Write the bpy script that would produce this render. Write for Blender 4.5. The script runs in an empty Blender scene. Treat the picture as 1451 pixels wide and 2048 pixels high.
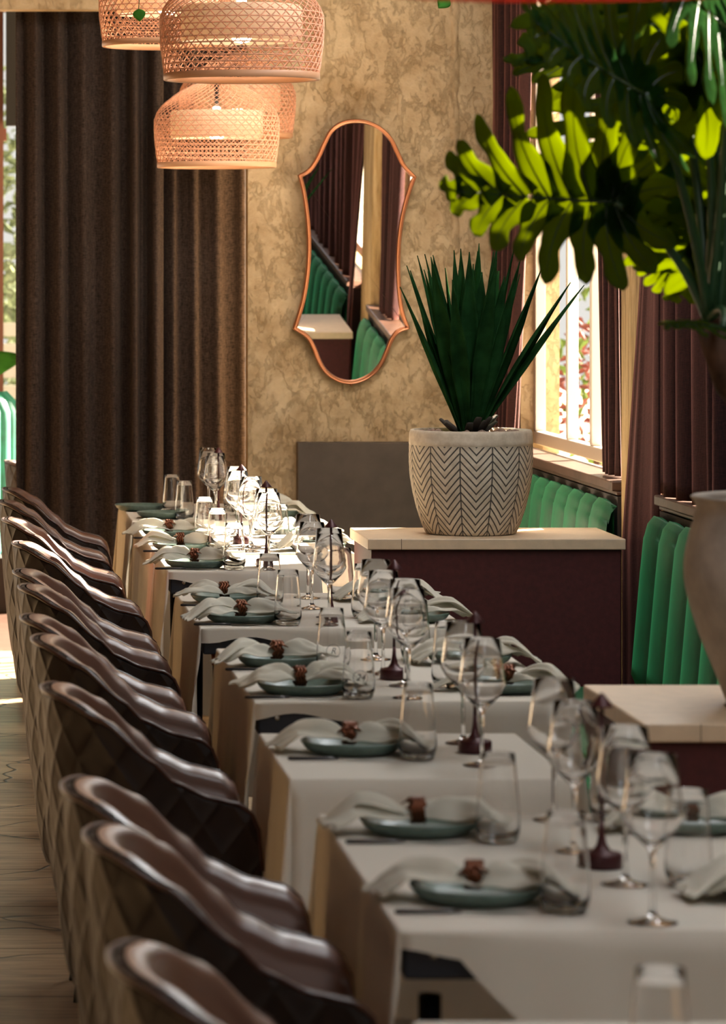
import bpy, math, random
from mathutils import Vector, Matrix, Euler
random.seed(7)
PI = math.pi
S = bpy.context.scene
COL = S.collection

# ------------------------------------------------------------------ camera, world, sun, exposure
F_PX, VPX, VPY, EYE = 7750.0, -100.0, 550.0, 1.63
cd = bpy.data.cameras.new('camera')
cam = bpy.data.objects.new('camera', cd); COL.objects.link(cam)
cam.location = (0, 0, EYE); cam.rotation_euler = (PI/2, 0, 0)
cd.sensor_fit = 'VERTICAL'; cd.sensor_height = 36.0; cd.sensor_width = 36.0
cd.lens = F_PX/2048*36.0
cd.shift_x = (725.5-VPX)/2048.0
cd.shift_y = -(1024-VPY)/2048.0
cd.clip_end = 300
cd.dof.use_dof = True; cd.dof.focus_distance = 11.5; cd.dof.aperture_fstop = 8.0
S.camera = cam

S.view_settings.view_transform = 'Standard'
S.view_settings.look = 'None'
S.view_settings.gamma = 1.0
S.view_settings.use_curve_mapping = False
S.view_settings.exposure = 0.15

W = bpy.data.worlds.new('world'); S.world = W; W.use_nodes = True
bg = W.node_tree.nodes['Background']
bg.inputs[0].default_value = (1.0, 0.97, 0.90, 1); bg.inputs[1].default_value = 0.8

SUN_DIR = Vector((-1.0, -0.80, -0.60)).normalized()
sd = bpy.data.lights.new('sun', 'SUN'); sun = bpy.data.objects.new('sun', sd); COL.objects.link(sun)
sd.energy = 72.0; sd.angle = math.radians(0.6); sd.color = (1.0, 0.86, 0.68)
sun.rotation_euler = SUN_DIR.to_track_quat('-Z', 'Y').to_euler(); sun.location = (8, 18, 8)

def area(name, loc, direction, sx, sy, energy, color):
    l = bpy.data.lights.new(name, 'AREA'); o = bpy.data.objects.new(name, l); COL.objects.link(o)
    l.shape = 'RECTANGLE'; l.size = sx; l.size_y = sy; l.energy = energy; l.color = color
    o.location = loc; o.rotation_euler = Vector(direction).to_track_quat('-Z', 'Y').to_euler()
    return o
# added fill lights out of view, overhead along the windows and near the camera
area('added_fill_near', (1.55, 4.0, 3.10), (-0.35, 0.0, -1), 4.5, 0.4, 48, (0.90, 0.96, 1.0))
area('added_fill_middle', (1.75, 9.2, 3.10), (-0.5, 0.0, -1), 4.2, 0.3, 62, (0.95, 0.98, 1.0))
area('added_fill_far', (1.70, 13.2, 3.10), (-0.35, 0.5, -1), 2.6, 0.4, 75, (1.0, 0.92, 0.80))
area('added_fill_front', (-1.2, 0.5, 2.3), (0.15, 1, -0.12), 4.0, 1.6, 16, (1.0, 0.94, 0.86))

S.cycles.max_bounces = 20
S.cycles.transmission_bounces = 20
S.cycles.glossy_bounces = 5
S.cycles.diffuse_bounces = 4
S.cycles.transparent_max_bounces = 16
S.cycles.sample_clamp_indirect = 6.0
S.cycles.caustics_reflective = False
S.cycles.caustics_refractive = False
S.cycles.use_denoising = True

# ------------------------------------------------------------------ materials
def lin(c):
    def f(v):
        v /= 255.0
        return v/12.92 if v <= 0.04045 else ((v+0.055)/1.055)**2.4
    return (f(c[0]), f(c[1]), f(c[2]), 1)

class NT:
    def __init__(s, name):
        s.m = bpy.data.materials.new(name); s.m.use_nodes = True
        s.t = s.m.node_tree; s.n = s.t.nodes; s.l = s.t.links
        s.b = s.n['Principled BSDF']; s.out = s.n['Material Output']
    def node(s, typ, **kw):
        x = s.n.new(typ)
        for k, v in kw.items():
            if hasattr(x, k): setattr(x, k, v)
            else: x.inputs[k].default_value = v
        return x
    def link(s, a, b): s.l.new(a, b)
    def set(s, **kw):
        for k, v in kw.items(): s.b.inputs[k.replace('_', ' ')].default_value = v
    def coords(s, kind='Object', scale=(1, 1, 1)):
        tc = s.node('ShaderNodeTexCoord'); mp = s.node('ShaderNodeMapping')
        mp.inputs['Scale'].default_value = scale
        s.link(tc.outputs[kind], mp.inputs['Vector']); return mp.outputs[0]
    def noise(s, vec, scale, detail=4, rough=0.55, dist=0.0):
        x = s.node('ShaderNodeTexNoise'); s.link(vec, x.inputs['Vector'])
        x.inputs['Scale'].default_value = scale; x.inputs['Detail'].default_value = detail
        x.inputs['Roughness'].default_value = rough; x.inputs['Distortion'].default_value = dist
        return x.outputs[0]
    def ramp(s, fac, stops):
        x = s.node('ShaderNodeValToRGB'); e = x.color_ramp.elements
        while len(e) < len(stops): e.new(0.5)
        for i, (p, c) in enumerate(stops):
            e[i].position = p; e[i].color = c if len(c) == 4 else lin(c)
        s.link(fac, x.inputs[0]); return x.outputs[0]
    def bump(s, h, strength=0.5, dist=0.01, normal=None):
        x = s.node('ShaderNodeBump'); x.inputs['Strength'].default_value = strength
        x.inputs['Distance'].default_value = dist; s.link(h, x.inputs['Height'])
        if normal: s.link(normal, x.inputs['Normal'])
        s.link(x.outputs[0], s.b.inputs['Normal']); return x.outputs[0]
    def math(s, op, a, b=None, c=None):
        x = s.node('ShaderNodeMath'); x.operation = op
        for i, v in enumerate((a, b, c)):
            if v is None: continue
            if isinstance(v, (int, float)): x.inputs[i].default_value = v
            else: s.link(v, x.inputs[i])
        return x.outputs[0]
    def base(s, sock): s.link(sock, s.b.inputs['Base Color'])

def G(v): return (v, v, v, 1)

def simple(name, c, rough=0.5, metal=0.0, spec=0.5, var=0.0, scale=20):
    t = NT(name); t.set(Base_Color=lin(c), Roughness=rough, Metallic=metal)
    t.b.inputs['Specular IOR Level'].default_value = spec
    if var:
        n = t.noise(t.coords(), scale, 5)
        a = tuple(max(0, x*(1-var)) for x in c); b = tuple(min(255, x*(1+var)) for x in c)
        t.base(t.ramp(n, [(0.3, a), (0.7, b)]))
        t.bump(n, 0.15, 0.004)
    return t.m

def m_plaster():
    t = NT('plaster'); v = t.coords('Object', (1, 1, 1))
    n1 = t.noise(v, 2.2, 8, 0.62, 0.6); n2 = t.noise(v, 7.0, 9, 0.72, 0.25); n3 = t.noise(t.coords('Object', (1, 1, .6)), 15, 9, 0.7, 0.3)
    a = t.ramp(n1, [(0.28, (150, 120, 78)), (0.46, (184, 158, 120)), (0.62, (210, 188, 152)), (0.8, (178, 148, 104))])
    b = t.ramp(n2, [(0.35, (150, 122, 82)), (0.55, (200, 176, 140)), (0.75, (222, 202, 168))])
    mx = t.node('ShaderNodeMixRGB'); mx.inputs[0].default_value = 0.5; t.link(a, mx.inputs[1]); t.link(b, mx.inputs[2])
    t.base(mx.outputs[0])
    h = t.math('ADD', t.math('MULTIPLY', n2, 0.8), t.math('MULTIPLY', t.ramp(n3, [(0.50, G(0)), (0.56, G(1))]), 0.20))
    t.bump(h, 0.75, 0.02); t.set(Roughness=0.62)
    return t.m

def m_bark_plaster():
    t = NT('raked_plaster'); v = t.coords('Object', (9, 9, .8)); n = t.noise(v, 5, 8, 0.65, 0.6)
    t.base(t.ramp(n, [(0.3, (120, 90, 48)), (0.5, (196, 164, 112)), (0.7, (222, 196, 150))]))
    t.bump(n, 0.9, 0.02); t.set(Roughness=0.7)
    return t.m

def m_floor():
    t = NT('floor_boards'); v = t.coords('Object', (1, 1, 1))
    n = t.noise(t.coords('Object', (1.2, 9, 1)), 3, 8, 0.6, 0.4)
    c = t.ramp(n, [(0.3, (122, 98, 72)), (0.5, (172, 144, 110)), (0.7, (198, 172, 136))])
    dn = t.noise(v, 1.6, 3, 0.5); add = t.node('ShaderNodeVectorMath'); add.operation = 'ADD'
    sc = t.node('ShaderNodeVectorMath'); sc.operation = 'SCALE'; sc.inputs['Scale'].default_value = 0.5
    nn = t.node('ShaderNodeTexNoise'); nn.inputs['Scale'].default_value = 2.2; t.link(v, nn.inputs['Vector'])
    t.link(nn.outputs['Color'], sc.inputs[0]); t.link(v, add.inputs[0]); t.link(sc.outputs[0], add.inputs[1])
    vo = t.node('ShaderNodeTexVoronoi'); vo.feature = 'DISTANCE_TO_EDGE'; vo.inputs['Scale'].default_value = 1.5
    t.link(add.outputs[0], vo.inputs['Vector'])
    crack = t.ramp(vo.outputs['Distance'], [(0.004, G(0)), (0.010, G(1))])
    sep = t.node('ShaderNodeSeparateXYZ'); t.link(v, sep.inputs[0])
    fy = t.math('FRACT', t.math('MULTIPLY', sep.outputs[1], 1.6))
    seam = t.ramp(fy, [(0.006, G(0)), (0.016, G(1))])
    mk = t.math('MULTIPLY', crack, seam)
    mx = t.node('ShaderNodeMixRGB'); t.link(mk, mx.inputs[0]); mx.inputs[1].default_value = lin((24, 16, 12)); t.link(c, mx.inputs[2])
    t.base(mx.outputs[0]); t.set(Roughness=0.36)
    t.bump(t.math('ADD', n, mk), 0.25, 0.006)
    return t.m

def m_leather(name, c, quilt):
    t = NT(name); t.set(Roughness=0.34, Base_Color=lin(c)); t.b.inputs['Specular IOR Level'].default_value = 0.55
    n = t.noise(t.coords(), 160, 3)
    if quilt:
        tc = t.node('ShaderNodeTexCoord'); sep = t.node('ShaderNodeSeparateXYZ'); t.link(tc.outputs['UV'], sep.inputs[0])
        def line(a):
            f = t.math('FRACT', t.math('DIVIDE', a, 0.085)); d = t.math('ABSOLUTE', t.math('SUBTRACT', f, 0.5))
            return t.math('SUBTRACT', 1.0, t.math('POWER', t.math('MULTIPLY', d, 2.0), 4.0))
        u, w = sep.outputs[0], t.math('MULTIPLY', sep.outputs[1], 0.75)
        h = t.math('MULTIPLY', line(t.math('ADD', u, w)), line(t.math('SUBTRACT', u, w)))
        t.bump(t.math('ADD', t.math('MULTIPLY', h, 1.0), t.math('MULTIPLY', n, 0.02)), 0.6, 0.007)
        t.set(Roughness=0.5); t.b.inputs['Specular IOR Level'].default_value = 0.3
    else:
        t.b.inputs['Coat Weight'].default_value = 0.9; t.b.inputs['Coat Roughness'].default_value = 0.38
        w = t.noise(t.coords('Object', (1, 1, 1)), 9, 3)
        t.bump(t.math('ADD', t.math('MULTIPLY', n, 0.06), t.math('MULTIPLY', w, 0.8)), 0.12, 0.012)
    return t.m

def m_cloth(name, c, trans=0.25, scale=600, rough=0.9):
    t = NT(name); t.set(Base_Color=lin(c), Roughness=rough); t.b.inputs['Specular IOR Level'].default_value = 0.15
    tr = t.node('ShaderNodeBsdfTranslucent'); tr.inputs['Color'].default_value = lin(c)
    mix = t.node('ShaderNodeMixShader'); mix.inputs[0].default_value = trans
    t.link(t.b.outputs[0], mix.inputs[1]); t.link(tr.outputs[0], mix.inputs[2]); t.link(mix.outputs[0], t.out.inputs[0])
    n = t.noise(t.coords(), 7, 4); t.bump(n, 0.35, 0.008)
    return t.m

def m_drape(name, dark, light, sheen=0.4, sheen_col=(200, 160, 140)):
    t = NT(name); v = t.coords('Object', (60, 60, 260)); v2 = t.coords('Object', (260, 260, 40))
    n = t.noise(v, 1.0, 3); n2 = t.noise(v2, 1.0, 3)
    f = t.math('MULTIPLY', t.math('ADD', n, n2), 0.5)
    t.base(t.ramp(f, [(0.38, dark), (0.62, light)]))
    t.set(Roughness=0.85); t.b.inputs['Specular IOR Level'].default_value = 0.2
    t.b.inputs['Sheen Weight'].default_value = sheen; t.b.inputs['Sheen Tint'].default_value = lin(sheen_col)
    t.bump(f, 0.4, 0.003)
    return t.m

def m_leaf(name, c, tc, trans=0.45):
    t = NT(name); n = t.noise(t.coords(), 14, 3); t.b.inputs['Specular IOR Level'].default_value = 0.0
    a = tuple(x*0.8 for x in c); b = tuple(min(255, x*1.2) for x in c)
    t.base(t.ramp(n, [(0.35, a), (0.65, b)])); t.set(Roughness=0.62)
    tr = t.node('ShaderNodeBsdfTranslucent'); tr.inputs['Color'].default_value = lin(tc)
    mix = t.node('ShaderNodeMixShader'); mix.inputs[0].default_value = trans
    t.link(t.b.outputs[0], mix.inputs[1]); t.link(tr.outputs[0], mix.inputs[2]); t.link(mix.outputs[0], t.out.inputs[0])
    t.bump(n, 0.3, 0.004)
    return t.m

def m_glass(name, tint=(1, 1, 1, 1)):
    t = NT(name); t.set(Base_Color=tint, Roughness=0.0, IOR=1.45); t.b.inputs['Transmission Weight'].default_value = 1.0
    return t.m

def m_pot():
    t = NT('pot_chevron'); tc = t.node('ShaderNodeTexCoord'); sep = t.node('ShaderNodeSeparateXYZ'); t.link(tc.outputs['UV'], sep.inputs[0])
    u, z = sep.outputs[0], sep.outputs[1]          # u: turns, z: metres above the base
    c = t.math('FRACT', t.math('MULTIPLY', u, 12.0)); a = t.math('ABSOLUTE', t.math('SUBTRACT', c, 0.5))
    s = t.math('FRACT', t.math('DIVIDE', t.math('SUBTRACT', z, t.math('MULTIPLY', a, 0.107)), 0.0235))
    l1 = t.ramp(t.math('ABSOLUTE', t.math('SUBTRACT', s, 0.5)), [(0.09, G(1)), (0.15, G(0))])
    l2 = t.ramp(a, [(0.475, G(0)), (0.487, G(1))])
    l = t.math('MAXIMUM', l1, l2)
    band = t.math('LESS_THAN', z, 0.272)
    l = t.math('MULTIPLY', l, band)
    n = t.noise(t.coords(), 40, 5)
    cc = t.ramp(n, [(0.3, (196, 182, 160)), (0.7, (224, 212, 192))])
    mx = t.node('ShaderNodeMixRGB'); t.link(l, mx.inputs[0]); t.link(cc, mx.inputs[1]); mx.inputs[2].default_value = lin((74, 70, 66))
    t.base(mx.outputs[0]); t.set(Roughness=0.8)
    t.bump(t.math('SUBTRACT', t.math('MULTIPLY', n, 0.3), l), 0.6, 0.004)
    return t.m

def m_velvet(name, c, sheen_c):
    t = NT(name); n = t.noise(t.coords('Object', (1, 1, .5)), 12, 5, 0.6, 1.0)
    t.base(t.ramp(n, [(0.3, tuple(x*.8 for x in c)), (0.7, tuple(min(255, x*1.25) for x in c))]))
    t.set(Roughness=0.6); t.b.inputs['Sheen Weight'].default_value = 0.6
    t.b.inputs['Sheen Tint'].default_value = lin(sheen_c); t.b.inputs['Sheen Roughness'].default_value = 0.4
    return t.m

M = dict(
    plaster=m_plaster(), raked=m_bark_plaster(), floor=m_floor(),
    leather=m_leather('leather_inner', (98, 64, 50), False), quilt=m_leather('leather_quilted', (30, 20, 17), True),
    piping=simple('leather_piping', (60, 34, 27), 0.3), black_metal=simple('black_metal', (20, 19, 20), 0.4, 0.6),
    cloth=m_cloth('white_cotton', (226, 219, 206), 0.22), napkin=m_cloth('napkin_linen', (222, 218, 204), 0.3),
    navy=simple('navy_board', (27, 31, 42), 0.5), rivet=simple('steel_rivet', (190, 190, 185), 0.25, 1.0),
    copper=simple('copper', (200, 112, 62), 0.3, 1.0), ring=simple('bronze_ring', (104, 60, 38), 0.35, 0.7),
    burgundy=simple('burgundy_metal', (64, 24, 28), 0.4, 0.3), steel=simple('cutlery_steel', (185, 184, 180), 0.22, 1.0),
    dark_steel=simple('cutlery_handle', (60, 58, 58), 0.35, 0.8),
    plate=simple('celadon_glaze', (88, 108, 100), 0.35, 0, 0.5, 0.10, 60),
    glass=m_glass('clear_glass'), curtain=m_drape('brown_linen', (34, 27, 25), (78, 65, 59), 0.2, (140, 125, 115)),
    velvet_cur=m_drape('maroon_velvet', (25, 13, 13), (48, 25, 24), 0.35, (230, 150, 135)),
    green=m_velvet('green_velvet', (7, 74, 46), (60, 180, 115)), teal=m_velvet('teal_velvet', (32, 124, 104), (80, 200, 170)),
    console=simple('maroon_panel', (74, 34, 34), 0.6, 0, 0.3, 0.08, 60), top=simple('cream_top', (214, 190, 160), 0.45, 0, 0.5, 0.03, 30),
    ledge=simple('dark_wood_ledge', (84, 60, 48), 0.4, 0, 0.5, 0.15, 12), white=simple('white_frame', (224, 214, 200), 0.5),
    panel=simple('grey_slate_panel', (88, 78, 70), 0.75, 0, 0.3, 0.06, 12),
    pot=m_pot(), vase=simple('stone_vase', (166, 155, 145), 0.85, 0, 0.3, 0.10, 14),
    soil=simple('soil', (52, 40, 32), 0.95), rock=simple('pebble', (150, 126, 110), 0.8, 0, 0.3, 0.15, 30),
    sword=m_leaf('sword_leaf', (32, 64, 34), (60, 120, 34), 0.08), husk=simple('dry_husk', (48, 40, 30), 0.8),
    philo=m_leaf('philodendron_leaf', (20, 42, 18), (178, 190, 14), 0.42), stem=simple('green_stem', (34, 66, 38), 0.4),
    vein=simple('dark_vein', (22, 44, 24), 0.45), trunk=simple('trunk_bark', (70, 52, 42), 0.9, 0, 0.2, 0.3, 20),
    rattan=simple('rattan', (220, 164, 132), 0.6, 0, 0.3, 0.12, 80), rim=simple('rattan_rim', (202, 150, 112), 0.5),
    red_shade=simple('red_lacquer', (168, 62, 44), 0.5),
    mirror=simple('mirror_silver', (235, 235, 235), 0.0, 1.0), frame=simple('copper_frame', (176, 118, 86), 0.28, 1.0),
    cord=simple('black_cord', (20, 18, 18), 0.6), brown_frame=simple('brown_frame', (120, 76, 62), 0.5),
    black=simple('black_board', (14, 13, 14), 0.6), bush=m_leaf('garden_leaf', (84, 100, 56), (110, 130, 60), 0.15),
    paving=simple('light_paving', (200, 190, 172), 0.9), red_flower=simple('red_flower', (132, 78, 70), 0.8),
    small_leaf=m_leaf('vine_leaf', (60, 110, 46), (110, 170, 50), 0.3), fence=simple('fence_grey', (170, 168, 160), 0.7),
    ceiling=simple('ceiling_paint', (120, 104, 84), 0.9), bench_base=simple('bench_base', (40, 30, 28), 0.7),
)
def m_emit(name, c, st):
    t = NT(name); t.set(Base_Color=lin(c)); t.b.inputs['Emission Color'].default_value = lin(c); t.b.inputs['Emission Strength'].default_value = st
    return t.m
M['bulb'] = m_emit('lit_bulb', (255, 226, 190), 26.0)
M['red_shade'] = m_cloth('red_shade_fabric', (196, 66, 48), 0.55)
M['liner'] = m_cloth('white_liner', (240, 224, 200), 0.45)

# ------------------------------------------------------------------ mesh helpers
class MB:
    def __init__(s): s.v = []; s.f = []; s.uv = {}
    def add(s, v, f, uv=None):
        o = len(s.v); s.v += [tuple(p) for p in v]; s.f += [tuple(i+o for i in q) for q in f]
        if uv:
            for i, w in enumerate(uv): s.uv[o+i] = w
        return s
    def box(s, x0, x1, y0, y1, z0, z1):
        v = [(x0, y0, z0), (x1, y0, z0), (x1, y1, z0), (x0, y1, z0), (x0, y0, z1), (x1, y0, z1), (x1, y1, z1), (x0, y1, z1)]
        return s.add(v, [(0, 3, 2, 1), (4, 5, 6, 7), (0, 1, 5, 4), (1, 2, 6, 5), (2, 3, 7, 6), (3, 0, 4, 7)])
    def grid(s, fn, nu, nv, wrap=False, uvfn=None):
        v = []; uv = []
        cu = nu if wrap else nu+1
        for i in range(cu):
            for j in range(nv+1):
                v.append(fn(i/nu, j/nv)); uv.append(uvfn(i/nu, j/nv) if uvfn else (i/nu, j/nv))
        f = []
        for i in range(nu):
            a = i*(nv+1); b = ((i+1) % cu)*(nv+1)
            for j in range(nv): f.append((a+j, b+j, b+j+1, a+j+1))
        return s.add(v, f, uv)
    def lathe(s, prof, seg=32, c=(0, 0, 0), uvm=False):
        n = len(prof)-1
        def fn(u, w):
            r, z = prof[round(w*n)]; a = u*2*PI
            return (c[0]+r*math.cos(a), c[1]+r*math.sin(a), c[2]+z)
        if uvm: return s.grid(fn, seg, n, False, lambda u, w: (u, prof[round(w*n)][1]))
        return s.grid(fn, seg, n, True)
    def tube(s, pts, rad, seg=8, closed=False, caps=True, flat=1.0):
        pts = [Vector(p) for p in pts]; n = len(pts); rings = []
        up = None; v = []
        for i, p in enumerate(pts):
            if closed: t = pts[(i+1) % n]-pts[i-1]
            else: t = pts[min(i+1, n-1)]-pts[max(i-1, 0)]
            t.normalize()
            if up is None:
                up = Vector((0, 0, 1)) if abs(t.z) < 0.9 else Vector((1, 0, 0))
            side = t.cross(up); side.normalize(); up2 = side.cross(t); up = up2
            r = rad[i] if isinstance(rad, (list, tuple)) else rad
            for k in range(seg):
                a = 2*PI*k/seg
                v.append(p+side*(r*math.cos(a))+up2*(r*flat*math.sin(a)))
        f = []
        m = n if closed else n-1
        for i in range(m):
            a = i*seg; b = ((i+1) % n)*seg
            for k in range(seg): f.append((a+k, a+(k+1) % seg, b+(k+1) % seg, b+k))
        if caps and not closed:
            f.append(tuple(range(seg-1, -1, -1))); f.append(tuple((n-1)*seg+k for k in range(seg)))
        return s.add(v, f)
    def mesh(s, name, mat, smooth=True):
        me = bpy.data.meshes.new(name); me.from_pydata(s.v, [], s.f)
        if s.uv:
            ul = me.uv_layers.new(name='UVMap')
            for l in me.loops: ul.data[l.index].uv = s.uv.get(l.vertex_index, (0, 0))
        me.materials.append(mat)
        if smooth:
            me.polygons.foreach_set('use_smooth', [True]*len(me.polygons))
        me.update(); return me
    def build(s, name, mat, parent=None, smooth=True, loc=None, bevel=0, subsurf=0, solid=0, rot=None, fix=False):
        o = bpy.data.objects.new(name, s.mesh(name, mat, smooth)); COL.objects.link(o)
        if parent: o.parent = parent
        if loc: o.location = loc
        if rot: o.rotation_euler = rot
        if solid:
            m = o.modifiers.new('solid', 'SOLIDIFY'); m.thickness = solid; m.offset = 0
        if bevel:
            m = o.modifiers.new('bevel', 'BEVEL'); m.width = bevel; m.segments = 2; m.limit_method = 'ANGLE'
        if subsurf:
            m = o.modifiers.new('sub', 'SUBSURF'); m.levels = subsurf; m.render_levels = subsurf
        return o

def tag(o, label, cat, group=None):
    o['label'] = label; o['category'] = cat
    if group: o['group'] = group
    return o
def struct(o): o['kind'] = 'structure'; return o
def empty(name, loc, label=None, cat=None, group=None, rotz=0):
    o = bpy.data.objects.new(name, None); COL.objects.link(o); o.location = loc; o.rotation_euler = (0, 0, rotz)
    o.empty_display_size = 0.1
    if label: tag(o, label, cat, group)
    return o
def dup(root, loc, label, rotz=None, group=None, scale=None, rot=None):
    r = root.copy(); COL.objects.link(r); r.location = loc; r['label'] = label
    if group: r['group'] = group
    if rotz is not None: r.rotation_euler = (0, 0, rotz)
    if rot is not None: r.rotation_euler = rot
    if scale: r.scale = (scale,)*3
    for ch in list(root.children):
        c = ch.copy(); COL.objects.link(c); c.parent = r
        for g in list(ch.children):
            d = g.copy(); COL.objects.link(d); d.parent = c
    return r
def lerp(a, b, t): return a+(b-a)*t
def interp(tab, x):
    if x <= tab[0][0]: return tab[0][1]
    for (a, va), (b, vb) in zip(tab, tab[1:]):
        if x <= b:
            t = (x-a)/(b-a); t = t*t*(3-2*t)*0.5+t*0.5
            return va+(vb-va)*t
    return tab[-1][1]

# ------------------------------------------------------------------ room shell
YW = 15.4
struct(MB().box(-7, 2.30, -1, 16.8, -0.06, 0).build('floor', M['floor'], smooth=False))
struct(MB().box(-7, 2.30, 16.8, 21.2, -0.06, -0.004).build('trim_1', M['ledge'], smooth=False))
struct(MB().box(-7, 2.6, -1.0, 21.4, 3.15, 3.25).build('ceiling', M['ceiling'], smooth=False))
# plaster wall with the draped opening on its left
struct(MB().box(1.183, 2.35, YW, YW+0.12, 0, 3.15).build('wall_back', M['plaster'], smooth=False))
struct(MB().box(-7, 1.183, YW, YW+0.12, 2.685, 3.15).build('wall_lintel', M['plaster'], smooth=False))
# raised plaster seam
mb = MB(); rr = random.Random(3)
mb.grid(lambda u, v: (2.005+(v-.5)*(0.034+0.008*math.sin(u*40)+0.005*math.sin(u*97)), YW-0.010*math.sin(PI*v)-0.001, 1.72+u*1.43), 60, 6)
struct(mb.build('trim_2', M['plaster']))

struct(MB().box(-7, 2.35, -1.15, -1.0, 0, 3.15).build('wall_near', M['plaster'], smooth=False))
struct(MB().box(-7.1, -7, -1.15, 21, 0, 3.15).build('wall_left', M['plaster'], smooth=False))
# window wall (right): plaster below the windows, piers between them, header above
XW0, XW1 = 2.20, 2.35
def wall_piece(n, y0, y1, z0, z1, mat='plaster', x0=XW0):
    return struct(MB().box(x0, XW1, y0, y1, z0, z1).build(n, M[mat], smooth=False))
wall_piece('wall_right', -1.0, YW, 0, 0.94)
wall_piece('wall_right_header', -1.0, YW, 2.75, 3.15)
wall_piece('wall_right_pier', 11.80, 12.30, 0.94, 2.75)
wall_piece('wall_right_end', 14.95, YW, 0.94, 2.75)
wall_piece('wall_right_near', -1.0, 6.5, 0.94, 2.75)
struct(MB().box(2.10, XW0, 11.79, 12.14, 0, 3.15).build('wall_pillar', M['raked'], smooth=False, bevel=0.012))

def window(name, y0, y1, z0, z1, verts_, horiz):
    e = struct(bpy.data.objects.new(name, None)); COL.objects.link(e)
    f = MB(); w = 0.05; x0, x1 = 2.25, 2.29
    f.box(x0, x1, y0, y1, z0, z0+w).box(x0, x1, y0, y1, z1-w, z1).box(x0, x1, y0, y0+w, z0+w, z1-w).box(x0, x1, y1-w, y1, z0+w, z1-w)
    for (yy, ww) in verts_: f.box(x0, x1, yy-ww/2, yy+ww/2, z0+w, z1-w)
    for (zz, ww) in horiz: f.box(x0+.004, x1-.004, y0+w, y1-w, zz-ww/2, zz+ww/2)
    f.build('window_frame', M['white'], e, smooth=False, bevel=0.004)
    MB().box(2.268, 2.273, y0+.01, y1-.01, z0+.01, z1-.01).build('window_pane', M['pane'], e, smooth=False)
    return e
# very thin clear pane
t = NT('window_pane_glass'); tr = t.node('ShaderNodeBsdfTransparent'); gl = t.node('ShaderNodeBsdfGlossy'); gl.inputs['Roughness'].default_value = 0.02
mx = t.node('ShaderNodeMixShader'); mx.inputs[0].default_value = 0.04
t.link(tr.outputs[0], mx.inputs[1]); t.link(gl.outputs[0], mx.inputs[2]); t.link(mx.outputs[0], t.out.inputs[0]); M['pane'] = t.m
window('window_1', 12.30, 14.95, 0.98, 2.75, [(13.62, 0.05), (14.15, 0.04)], [(2.27, 0.06)])
window('window_2', 6.5, 11.8, 0.98, 2.75, [(8.3, 0.08), (10.1, 0.08)], [(2.1, 0.08)])

# dark wooden ledge above the booth backs
def ledge(name, y0, y1, lab):
    o = MB().box(2.075, XW0-0.001, y0, y1, 0.952, 0.982).box(2.09, XW0-.001, y0, y1, 0.938, 0.951).build(name, M['ledge'], smooth=False, bevel=0.004)
    return struct(o)
ledge('trim_3', 12.16, YW-.002, ''); ledge('trim_4', 6.5, 11.43, '')

# ------------------------------------------------------------------ draperies
def drape(name, p0, p1, z0, z1, mat, folds, amp, seed, label, cat='curtain', group=None, pinch=None, nv=40, lean=0.0):
    rr = random.Random(seed); P0, P1 = Vector(p0), Vector(p1); d = (P1-P0); L = d.length; d.normalize(); n = Vector((-d.y, d.x))
    ph = [rr.uniform(0, 6.28) for _ in range(6)]; ws = [rr.uniform(.75, 1.3) for _ in range(folds)]; tot = sum(ws)
    cum = [0]
    for w in ws: cum.append(cum[-1]+w/tot)
    am = [rr.uniform(.55, 1.25) for _ in range(folds+1)]
    def fn(u, v):
        k = max(i for i in range(folds) if cum[i] <= u+1e-9); t = (u-cum[k])/(cum[k+1]-cum[k])
        a = amp*lerp(am[k], am[k+1], t)
        s = math.sin(2*PI*t+0.5*math.sin(v*2.2+ph[0]+k)); off = a*(s+0.25*math.sin(4*PI*t+ph[1]+v*1.5+k))
        uu = u+0.010*math.sin(3*v+ph[2]+k*1.7)/folds*3*math.sin(PI*u)
        if pinch:                       # (side, amount): gathered towards one side near the bottom
            side, am_ = pinch; g = am_*max(0, 1-v*1.25)**1.5
            uu = lerp(uu, side, g)
        q = P0+d*(uu*L)+n*off
        return (q.x+lean*(1-u)*max(0.0, min(1.0, (.62-v)/.34)), q.y, lerp(z0, z1, v))
    o = MB().grid(fn, folds*16, nv).build(name, mat, solid=0.006)
    tag(o, label, cat, group); return o
drape('curtain', (0.268, 15.66), (0.86, 15.66), 0.02, 2.95, M['curtain'], 6, 0.038, 11, 'wide dark brown linen curtain at the left edge of the plaster opening')
drape('curtain', (0.845, 15.70), (1.215, 15.70), 0.02, 2.95, M['curtain'], 4, 0.026, 5, 'narrower dark brown linen curtain touching the plaster wall edge')
drape('velvet_curtain', (2.135, 15.25), (2.155, 14.42), 0.99, 2.9, M['velvet_cur'], 6, 0.024, 21, 'rose-brown velvet curtain in the far window corner beside the plaster wall', pinch=(0.0, .40))
drape('velvet_curtain', (2.14, 12.82), (2.14, 12.32), 0.99, 2.9, M['velvet_cur'], 5, 0.028, 23, 'maroon velvet curtain gathered just left of the rough plaster pillar', pinch=(1.0, .35))
drape('velvet_curtain', (2.112, 11.772), (2.100, 11.45), 0.03, 2.9, M['velvet_cur'], 2, 0.010, 25, 'dark velvet curtain falling just right of the rough plaster pillar', lean=-0.070)
drape('velvet_curtain', (2.094, 11.475), (2.12, 10.80), 0.985, 2.9, M['velvet_cur'], 3, 0.022, 26, 'dark maroon velvet curtain with pale fold edges above the dark green booth')
drape('velvet_curtain', (2.13, 10.88), (2.13, 9.0), 0.98, 2.03, M['velvet_cur'], 12, 0.03, 27, 'maroon velvet curtain behind the trunk of the lobed-leaf plant')
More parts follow.
